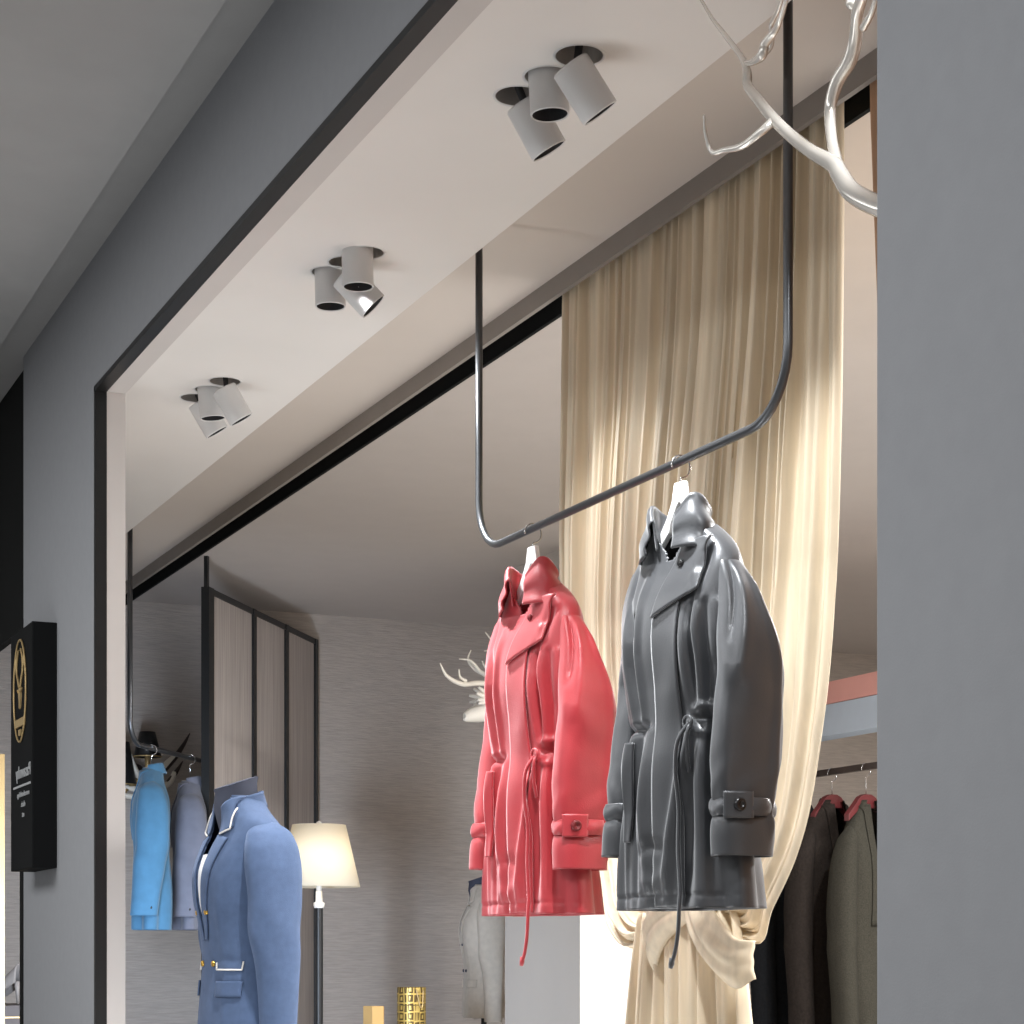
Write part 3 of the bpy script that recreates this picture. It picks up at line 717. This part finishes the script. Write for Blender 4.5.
# ---------------------------------------------------------------- mannequins with jackets
def make_mannequin(loc, rz, label, lab_j, mj, mdark, trim=None, shirt=True, scale=1.0, group=None):
    """loc: hem centre at the display level; the stand reaches the floor"""
    t = thing('mannequin', label, 'mannequin', loc, rz, group); t.scale = (scale,)*3
    zf = -loc[2]/scale
    MB().lathe([(.030,.60),(.066,.735),(.064,.79),(.062,.815),(.066,.83)], (0,-.024,-.012), n=32).build('neck', M['dummy'], t, smooth=True)
    o = t.children[0]
    cap_z = .80
    # slanted neck cap: higher at the back
    me = o.data
    for v in me.vertices:
        if v.co.z > .768: v.co.z += (v.co.y+.024)*.34*min(1,(v.co.z-.75)/.07)-.022
    MB().lathe([(0,.0),(.066,.0),(.067,.004),(0,.005)], (0,-.024,.794), (0,-.322,.947), 32).build('neck_cap', M['dummy'], t)
    MB().lathe([(.06,.02),(.085,.1),(.085,.3),(.075,.45),(.085,.55),(.05,.70)], n=28).build('torso_form', M['dummy'], t, smooth=True)
    MB().lathe([(.016,zf+.02),(.016,.05)], n=16).build('stand_pole', M['black'], t, smooth=True)
    MB().lathe([(0,zf),(.17,zf),(.17,zf+.015),(.03,zf+.03),(0,zf+.03)], n=36).build('stand_base', M['black'], t)
    j = thing('suit_jacket', lab_j, 'jacket', loc, rz, None if not group else 'jackets on mannequins'); j.scale = (scale,)*3
    prof = [(0,.205,.118,.115,-.0),(.08,.203,.118,.116,0),(.17,.192,.112,.108,0),(.28,.172,.102,.094,.004),(.36,.172,.106,.094,.008),(.46,.190,.124,.106,.008),(.54,.203,.128,.112,.002),(.60,.206,.112,.108,-.004),(.645,.203,.090,.092,-.004),
            (.675,.180,.076,.080,.002),(.705,.135,.068,.070,.008),(.735,.092,.064,.066,.014),(.755,.072,.062,.064,.016)]
    rg = [(1,[(.10,.30),(.11,.18),(.12,.02)],.004,.02),(1,[(.09,.28),(.13,.27),(.17,.28)],-.004,.012),(1,[(.13,.50),(.10,.40),(.09,.30)],.004,.018)]
    B = Torso(prof, .86, rg, [(3,.5,7,.002),(5,1.2,-9,.0012)])
    zo = lambda l: .335+.42*min(1, abs(l-.0)/.066)**.95
    B.mesh(200, 140, keep=lambda p, th: not (math.sin(th) > .05 and abs(p[0]) < .066 and p[2] > zo(p[0]))).build('jacket_body', mj, j, smooth=True, solid=.003)
    if shirt: B.patch([(-.040,.585),(.040,.585),(.004,.36),(-.004,.36)], -.001, 14, 40).build('shirt_front', M['shirt'], j, smooth=True)
    for s_ in (1,-1):
        # lapel in two pieces: collar leaf above the notch, lapel leaf below
        B.patch([(s_*.038,.722),(s_*.076,.752),(s_*.124,.660),(s_*.054,.640)], .006, 14, 16).build('collar_leaf', mj, j, smooth=True, solid=.004)
        B.patch([(s_*.050,.640),(s_*.118,.628),(s_*.020,.335),(s_*.004,.335)], .006, 16, 30).build('lapel', mj, j, smooth=True, solid=.004)
        B.patch([(s_*.070,.215),(s_*.165,.215),(s_*.168,.170),(s_*.070,.170)], .006, 16, 8).build('pocket_flap', mj, j, smooth=True, solid=.004)
    # back collar
    NP = 40; P = np.zeros((NP,12,3))
    for i in range(NP):
        ph = -1.75+3.5*i/(NP-1)
        for k in range(12):
            q = k/11; d = .006+(.004 if q < .5 else .016*(q-.5)*2); z = .735+.045*q*2-.012*abs(ph)**1.5 if q < .5 else .78-.012*abs(ph)**1.5-.050*(q-.5)*2
            P[i,k] = (math.sin(ph)*(.070+d), math.cos(ph)*(.064+d)-.018, z)
    MB().grid(P).build('collar', mj, j, smooth=True, solid=.003)
    SP = [(-.02,.238,-.022,.050,.046),(.10,.238,-.022,.053,.050),(.25,.238,-.020,.060,.054),(.36,.236,-.012,.072,.058),(.47,.230,-.014,.077,.060),(.56,.218,-.012,.080,.060),(.615,.202,-.012,.072,.050),(.65,.182,-.013,.056,.036),(.672,.160,-.014,.026,.018)]
    for s_ in (1,-1):
        mb, _ = tube_sleeve(SP, 56, 100, [(3,.5,-30,.002,.36,.09),(2,.3,12,.002,.2,.2)])
        if s_ < 0: flip(mb)
        mb.build('sleeve', mj, j, smooth=True, solid=.002)
    if trim:
        for s_ in (1,-1):
            MB().tube(B.line([(s_*.066,.642),(s_*.118,.654),(s_*.104,.715)], .010), .0026, 8).build('lapel_piping', trim, j, smooth=True)
            MB().tube(B.line([(s_*.066,.268),(s_*.066,.248),(s_*.158,.248),(s_*.158,.272)], .005), .0026, 8).build('pocket_piping', trim, j, smooth=True)
    for bx, bz in ((.040,.415),(-.040,.415),(.044,.265),(-.044,.265)):
        p = B.front(bx, bz, .006); MB().lathe([(0,.004),(.007,.003),(.009,0),(.009,-.004)], tuple(p), (bx*2,-1,0), 20).build('button', M['gold'] if trim else mdark, j, smooth=True)
    return t, j
mk = aty(249,951,5.7)
make_mannequin((mk.x-.016,5.7,Zc(-.302)), math.radians(-88), 'charcoal mannequin with a slanted neck cap wearing the blue jacket', 'blue suit jacket with white piping and gold buttons on the mannequin', M['navy'], M['navy_dark'], M['white_metal'], group='mannequins')
yg = 9.75; mg = aty(489,951,yg)
make_mannequin((mg.x-.03,yg,Zc(-66*yg/ray(489,0)[1])), math.radians(-106), 'black mannequin behind the red coat beside the column wearing the pale jacket', 'pale grey jacket on the mannequin beside the column', M['stone'], M['dummy'], None, shirt=False, scale=.93, group='mannequins')

# ---------------------------------------------------------------- jackets hanging from rails
def hang_jacket(loc, rz, label, m, cat, name, wd=.20, dp_=.075, H=.72, group=None, sl_end=.06, btn=True):
    t = thing(name, label, cat, loc, rz, group)
    k = H/.72; w = wd/.2; d = dp_/.075
    prof = [(0,.205*w,.070*d,.070*d),(.2*k,.190*w,.070*d,.068*d),(.36*k,.178*w,.066*d,.062*d),(.5*k,.196*w,.072*d,.068*d),(.58*k,.198*w,.066*d,.064*d),(.625*k,.185*w,.052*d,.052*d),(.665*k,.140*w,.044*d,.044*d),(.70*k,.085*w,.042*d,.042*d),(.715*k,.06*w,.04*d,.04*d)]
    B = Torso(prof, .82, [(1,[(.1*w,.5*k),(.1*w,.2*k),(.12*w,.02)],.008,.02),(-1,[(.08*w,.5*k),(.09*w,.2*k),(.1*w,.02)],.010,.022),(-1,[(-.08*w,.5*k),(-.09*w,.2*k),(-.1*w,.02)],.010,.022)], [(3,.4,8,.003),(5,2,-11,.002)], .012, 6)
    B.mesh(120, 80, keep=lambda p, th: not (math.sin(th) > .05 and abs(p[0]) < .05*w and p[2] > .42*k+.28*k*(abs(p[0])/(.05*w)))).build('jacket_body', m, t, smooth=True, solid=.003)
    for s_ in (1,-1):
        mb, _ = tube_sleeve([(sl_end*k,.232*w,.030,.056*d**.5,.042),(.2*k,.232*w,.016,.060*d**.5,.046),(.36*k,.228*w,-.004,.066*d**.5,.05),(.5*k,.214*w,-.008,.066*d**.5,.05),(.58*k,.196*w,-.004,.056*d**.5,.042),(.625*k,.172*w,0,.040*d**.5,.028),(.648*k,.15*w,0,.014,.010)], 40, 70, [(3,.5,-35,.0025,.36*k,.1),(2,.3,14,.002,.2,.2)])
        if s_ < 0: flip(mb)
        s__ = mb.build('sleeve', m, t, smooth=True, solid=.002)
        if btn: MB().lathe([(0,.003),(.007,.002),(.008,-.004)], (s_*(.232*w+.040),.0,(sl_end+.035)*k), (s_,0,0), 14).build('cuff_button', M['button'], s__, smooth=True)
        B.patch([(s_*.035*w,.705*k),(s_*.085*w,.70*k),(s_*.07*w,.40*k),(s_*.008*w,.40*k)], .006, 12, 24).build('lapel', m, t, smooth=True, solid=.004)
    NP = 36; P = np.zeros((NP,12,3))
    for i in range(NP):
        ph = -1.9+3.8*i/(NP-1)
        for q_ in range(12):
            q = q_/11; dd = .003 if q < .5 else .003+.018*(q-.5)*2
            z = .70*k+.045*q*2 if q < .5 else .70*k+.045-.05*(q-.5)*2
            P[i,q_] = (math.sin(ph)*(.058*w+dd), math.cos(ph)*(.04*d+dd), z-.006*abs(ph)**1.5)
    MB().grid(P).build('collar', m, t, smooth=True, solid=.003)
    return t
def rail_at(px, zr):          # point of the angled left rail under a column
    r = ray(px,0); a = np.array([[r[0],-ds.x],[r[1],-ds.y]]); s = np.linalg.solve(a, np.array([r2a.x,r2a.y])); q = r2a+ds*s[1]; q.z = zr; return q
for px, lab, m, h, rz_, wd in ((151.5,'sky blue jacket hanging first on the left rail','sky',.725,math.radians(-105),.17),(190,'slate grey jacket hanging behind the sky blue one, beside the screen','slate',.70,math.radians(-106),.17)):
    q = rail_at(px, Zc(.905)); kk = q.y/ray(px,0)[1]
    hj = hang_jacket((q.x,q.y,Zc((951-930)*kk)), rz_, lab, M[m], 'jacket', 'hanging_jacket', wd, .086, h, 'jackets on the left rail')
    make_hanger((q.x,q.y,Zc((951-930)*kk)+h+.012), rz_, 'chrome-hooked hanger of the '+('sky blue' if m == 'sky' else 'slate grey')+' jacket', M['hanger_white'], M['chrome'], None, zr=(Zc(.905)-(Zc((951-930)*kk)+h+.012))+.0115-.023+.003, arm=.13)

# ---------------------------------------------------------------- wardrobe unit at right
XW = 5.2
zr_ = Zc(.1638*XW-.018); ya_, yb_ = XW*.10+6.2, 9.0
wu = thing('garment_rack', 'dark garment rack with pink and pale blue boards above it at right', 'clothes rack', (XW,ya_,0))
Lw = yb_-ya_
MB().box((-.014,0,zr_-.014),(.014,Lw,zr_+.014)).build('hanging_bar', M['darkwood'], wu)
for s_ in (0.0,Lw):
    MB().box((-.02,s_-.02,0),(.02,s_+.02,Zc(1.28))).build('post', M['darkwood'], wu)
MB().box((-.02,0,Zc(.221*XW)),(.10,Lw,Zc(.2408*XW))).build('pink_board', M['pink'], wu, bevel=.003)
MB().box((-.02,0,Zc(.1925*XW)),(.10,Lw,Zc(.2206*XW))).build('pale_blue_board', M['paleblue'], wu, bevel=.003)
for px, lab, m, w, dz in ((866,'grey green tweed coat on the right rack, nearest the pier','tweed',.135,0),(832,'dark brown wool coat on the right rack behind the tweed one','brown',.19,-.02),(796,'charcoal wool coat on the right rack beside the curtain','char',.20,-.09)):
    y_ = XW*ray(px,0)[1]/ray(px,0)[0]; H_ = 1.30
    zt_ = Zc((951-800)*XW/ray(px,0)[0])+dz*0-.02
    hang_jacket((XW,y_,zt_-H_*.98), math.radians(14), lab, M[m], 'coat', 'wool_coat', w*1.02, .085, H_, 'wool coats on the right rack', -.06)
    make_hanger((XW,y_,zt_+.045), math.radians(14), 'burgundy hanger of the '+{'tweed':'tweed','brown':'dark brown','char':'charcoal'}[m]+' coat on the right rack', M['burgundy'], M['chrome'], None, zr=zr_-(zt_+.045)+.014-.030+.003, arm=.13, cross=True, R=.030, broad=.03)

# ---------------------------------------------------------------- antler wall lamp
YL = 10.1; kl = YL/ray(148,0)[1]
def lpnt(px, py, dy=0): q = aty(px, py, YL); return Vector((q.x, YL+dy, q.z))
b0 = lpnt(148,772)
wl = thing('wall_lamp', 'antler wall lamp with black shades behind the sky blue jacket', 'lamp', (b0.x,YB,b0.z))
o_ = Vector((b0.x,YB,b0.z)); ds_ = YL-YB
MB().lathe([(0,0),(.07,0),(.06,.03),(0,.03)], (0,0,0), (0,-1,0), 28).build('back_plate', M['darkwood'], wl)
MB().tube([(0,-.02,0),(0,ds_,0)], .012, 10).build('arm', M['brass'], wl, smooth=True)
for px, py0, py1, r0, r1 in ((147.5,732,757,7.5,13.8),(122,742,785,7,14)):
    c = lpnt(px,py1)-o_; c2_ = lpnt(px,py0)-o_
    sh = MB().lathe([(r1*kl,c.z),(r0*kl,c2_.z)], (c.x,c.y,0), n=32).build('lamp_shade', M['black'], wl, smooth=True, solid=.003)
    MB().lathe([(r1*kl,c.z),(r1*kl+.002,c.z-.002),(r1*kl+.002,c.z+.004)], (c.x,c.y,0), n=32).build('shade_rim', M['brass'], sh)
    MB().tube([(c.x,c.y,c.z+.03),(c.x,c.y,c.z-.04),(0,ds_,.0)], [.014,.014,.010], 10).build('lamp_arm', M['brass'], wl, smooth=True)
for pts, m_, r_ in (([(150,785),(166,765),(176,756)],'bone',[.02,.018,.014]),([(164,770),(176,756),(184,744),(190,733)],'darkwood',[.016,.015,.010,.002]),
                    ([(150,790),(168,784),(175,772)],'bone',[.018,.016,.013]),([(168,783),(176,772),(183,761)],'darkwood',[.014,.012,.002]),
                    ([(148,786),(138,775),(131,758),(127,744)],'bone',[.02,.016,.012,.003]),([(148,790),(136,789),(124,787)],'bone',[.018,.016,.014]),([(148,795),(136,797),(124,795)],'bone',[.018,.016,.014])):
    MB().tube(smooth_path([lpnt(*p)-o_ for p in pts],6), smooth_rad(r_,6), 10).build('antler_tine', M[m_], wl, smooth=True)

# ================================================================= CURTAIN
cu = thing('curtain', 'cream satin curtain gathered into a knot behind the black coat', 'curtain', (XC,atx(690,930,XC).y,0))
oc = Vector(cu.location)
vs_ = [0,.2,.4,.6,.75,.85,.93,.975,1]
Lp = [(565,262),(565,420),(565,560),(569,690),(582,800),(604,880),(625,934),(640,948),(660,930)]
Cp = [(704,160),(704,330),(702,470),(700,600),(698,720),(696,800),(694,850),(692,875),(691,895)]
Rp = [(843,92),(842,270),(840,430),(834,590),(822,720),(804,830),(782,910),(760,944),(730,930)]
def crv(pp):
    A_ = np.array([[atx(px,py,XC).y, atx(px,py,XC).z] for px,py in pp])
    A_[0,1] = Zc(ZI)+.06
    T = Torso([(v, a[0], a[1], 0) for v, a in zip(vs_, A_)])
    return lambda v: (T.itp(T.A, v), T.itp(T.BF, v))
cl, cc, cr = crv(Lp), crv(Cp), crv(Rp)
NU, NV = 520, 120
U = np.linspace(0,1,NU); V = np.linspace(0,1,NV)**.9
UU, VV = np.meshgrid(U, V, indexing='ij')
s_ = 2*UU-1
yl, zl = cl(VV); yc, zc = cc(VV); yr_, zr2 = cr(VV)
aS = np.abs(s_)
bl = aS**1.0; blz = aS**2.2
Y = np.where(s_ < 0, yc*(1-bl)+yl*bl, yc*(1-bl)+yr_*bl)
topmix = np.clip(1-VV/.8, 0, 1)
Zlin = np.where(s_ < 0, zc*(1-aS)+zl*aS, zc*(1-aS)+zr2*aS)
Zq = np.where(s_ < 0, zc*(1-blz)+zl*blz, zc*(1-blz)+zr2*blz)
Z = Zlin*topmix+Zq*(1-topmix)
ph = np.cumsum(1+.55*np.sin(U*31+1)+.45*np.sin(U*73+2)+.3*np.sin(U*113)); ph = ph/ph[-1]
PH = np.broadcast_to(ph[:,None], UU.shape)
amp = (.017+.007*np.sin(UU*17+.6))*(1-.55*VV**3)*np.clip(.55+VV*1.2, 0, 1)
pl1 = np.sin(2*PI*25*PH+.8*np.sin(VV*2.2+UU*9))
pl1 = np.sign(pl1)*np.abs(pl1)**.75
X = amp*pl1+.005*np.sin(2*PI*61*PH+VV*3)+.010*np.sin(2*PI*6*PH+1+VV*1.5)*VV
X -= .085*np.sin(PI*np.clip(VV,0,1))**1.0*(1-s_**2)*VV+.03*np.exp(-((VV-.93)/.05)**2)
Y = Y+.006*np.cos(2*PI*25*PH+VV)*(1-aS**8)
MB().grid(np.stack([X, Y-oc.y, Z], -1)).build('upper_drape', M['curtain'], cu, smooth=True, solid=.002)
# lower drape under the knot
NU, NV = 300, 60
U = np.linspace(0,1,NU); V = np.linspace(0,1,NV); UU, VV = np.meshgrid(U, V, indexing='ij')
top_y0, top_y1 = atx(646,900,XC).y-oc.y, atx(742,900,XC).y-oc.y
m0, m1 = atx(636,1024,XC), atx(757,1024,XC)
fl = VV
ztop = Zc(.095); zbot = .02
Zz = ztop+(zbot-ztop)*VV
v1 = (ztop-m0.z)/(ztop-zbot)
g = np.where(VV < v1, (VV/v1)**.7, 1+(VV-v1)*.35)
Yl = top_y0+(m0.y-oc.y-top_y0)*g; Yr = top_y1+(m1.y-oc.y-top_y1)*g
Yy = Yl+(Yr-Yl)*UU
am = .012+.022*np.clip(VV*3,0,1)
Xx = am*np.sin(2*PI*9*UU+.8*np.sin(6*UU)+.4*VV)+.006*np.sin(2*PI*23*UU+VV*4)-.055*np.sin(PI*UU)*(1-.4*VV)
MB().grid(np.stack([Xx-.01, Yy, Zz], -1)).build('lower_drape', M['curtain'], cu, smooth=True, solid=.002)
# cloth band wound around the knot: two crossing swathes
def swathe(up, lo_, depth, nm, endd=.3):
    U_ = smooth_path([atx(*p,XC-depth)-oc for p in up],8); L_ = smooth_path([atx(*p,XC-depth)-oc for p in lo_],8); n = len(U_); G_ = np.zeros((n,22,3))
    for i in range(n):
        for j in range(22):
            q = j/21; p = U_[i]*(1-q)+L_[i]*q; w = math.sin(PI*(.03+.94*i/(n-1)))**.6
            x = depth*(1-endd)*(1-w)-.028*w*math.sin(PI*q)**.7-.005*w*math.sin(q*17+i*.05)
            G_[i,j] = (p.x+x, p.y, p.z)
    MB().grid(G_).build(nm, M['curtain'], cu, smooth=True, solid=.006)
swathe([(694,878),(668,890),(650,904),(642,922)],[(700,905),(672,932),(656,960),(648,986)],.085,'tie_band')
swathe([(686,872),(704,898),(722,920),(734,938),(742,941)],[(674,886),(690,932),(712,968),(732,988),(742,979)],.105,'tie_band',.55)
# second curtain: only its edge shows beside the pier
y0_, y1_ = atx(870,300,XC).y, 1.75
c2 = thing('curtain', 'narrow strip of tan curtain edge showing along the grey pier', 'curtain', (XC,y0_,0))
NU = 200; U = np.linspace(0,1,NU); V = np.linspace(0,1,30); UU, VV = np.meshgrid(U, V, indexing='ij')
MB().grid(np.stack([-.02*np.abs(np.sin(2*PI*8*UU)), (y1_-y0_)*UU-.05*np.clip((VV-.05)/.35,0,1)*(1-UU), Zc(-.4)+(Zc(ZI)+.06-Zc(-.4))*(1-VV)], -1)).build('drape', M['tan_curtain'], c2, smooth=True, solid=.002)

# ================================================================= LIGHT
def light(kind, loc, e, col=(1,1,1), to=None, **k):
    l = bpy.data.lights.new(kind.lower()+'_lamp', kind); l.energy = e; l.color = col
    for a, v in k.items(): setattr(l, a, v)
    o = bpy.data.objects.new(kind.lower()+'_lamp', l); COL.objects.link(o); o.location = loc
    if to is not None: o.rotation_euler = (Vector(to)-Vector(loc)).to_track_quat('-Z','Y').to_euler()
    return o
WARM = (1,.985,.965); NEU = (.97,.99,1); COOL = (.70,.82,1)
for p, a in SPOTS:
    light('SPOT', p, 110 if abs(a.x) < .2 else 30, NEU, p+a, spot_size=math.radians(88 if abs(a.x) < .2 else 64), spot_blend=.8, shadow_soft_size=.03)
# added unseen spot near the pier, aimed at the near sides of the coats
light('SPOT', (1.70,2.25,Zc(H0)-.02), 70, NEU, (2.0,3.38,Zc(.5)), spot_size=math.radians(44), spot_blend=.8, shadow_soft_size=.06)
# added unseen area lamp at the display foot, brightening its ceiling from below
light('AREA', (1.60,4.6,.12), 45, NEU, (1.66,4.6,3), shape='RECTANGLE', size=.25, size_y=6.2)
# added unseen area lamps, filling the shop interior from above, right of frame
light('AREA', (5.6,4.2,Zc(ZI)-.03), 620, WARM, (5.6,4.2,0), shape='RECTANGLE', size=1.6, size_y=1.2)
light('AREA', (4.2,2.2,Zc(ZI)-.03), 280, WARM, (4.2,2.2,0), shape='RECTANGLE', size=1.2, size_y=1.2)
# wall-washer on the column
light('SPOT', (4.75,6.2,Zc(ZI)-.05), 120, NEU, (4.3,7.85,Zc(-.4)), spot_size=math.radians(66), spot_blend=.6, shadow_soft_size=.05)
# added area lamp hidden behind the pier, a cool fill for the far wall
light('AREA', (1.5,6.75,1.0), 40, COOL, (3.2,10.3,.6), shape='RECTANGLE', size=.3, size_y=1.2, spread=math.radians(100))
# lamp bulb
light('POINT', (lp.x,lp.y,lz+.14), 1.5, (1,.93,.84), shadow_soft_size=.03)
# street: ceiling panels over the pavement behind the camera
light('AREA', (-.9,4.0,Zc(1.98)), 165, (1,1,1), (-.9,4.0,0), shape='RECTANGLE', size=1.2, size_y=7)
w = bpy.data.worlds.new('street'); SC.world = w; w.use_nodes = True
w.node_tree.nodes['Background'].inputs['Color'].default_value = (1,1,1,1); w.node_tree.nodes['Background'].inputs['Strength'].default_value = .35

cam = bpy.data.cameras.new('camera'); co = bpy.data.objects.new('camera', cam); COL.objects.link(co)
co.location = (0,0,CZ); co.rotation_euler = (PI/2,0,-AN)
cam.sensor_width = 36; cam.lens = 36*F/1024; cam.shift_y = (HY-512)/1024; cam.clip_start = .05
SC.camera = co
SC.view_settings.view_transform = 'Standard'; SC.view_settings.look = 'None'; SC.view_settings.exposure = 0; SC.view_settings.gamma = 1
SC.view_settings.use_curve_mapping = False
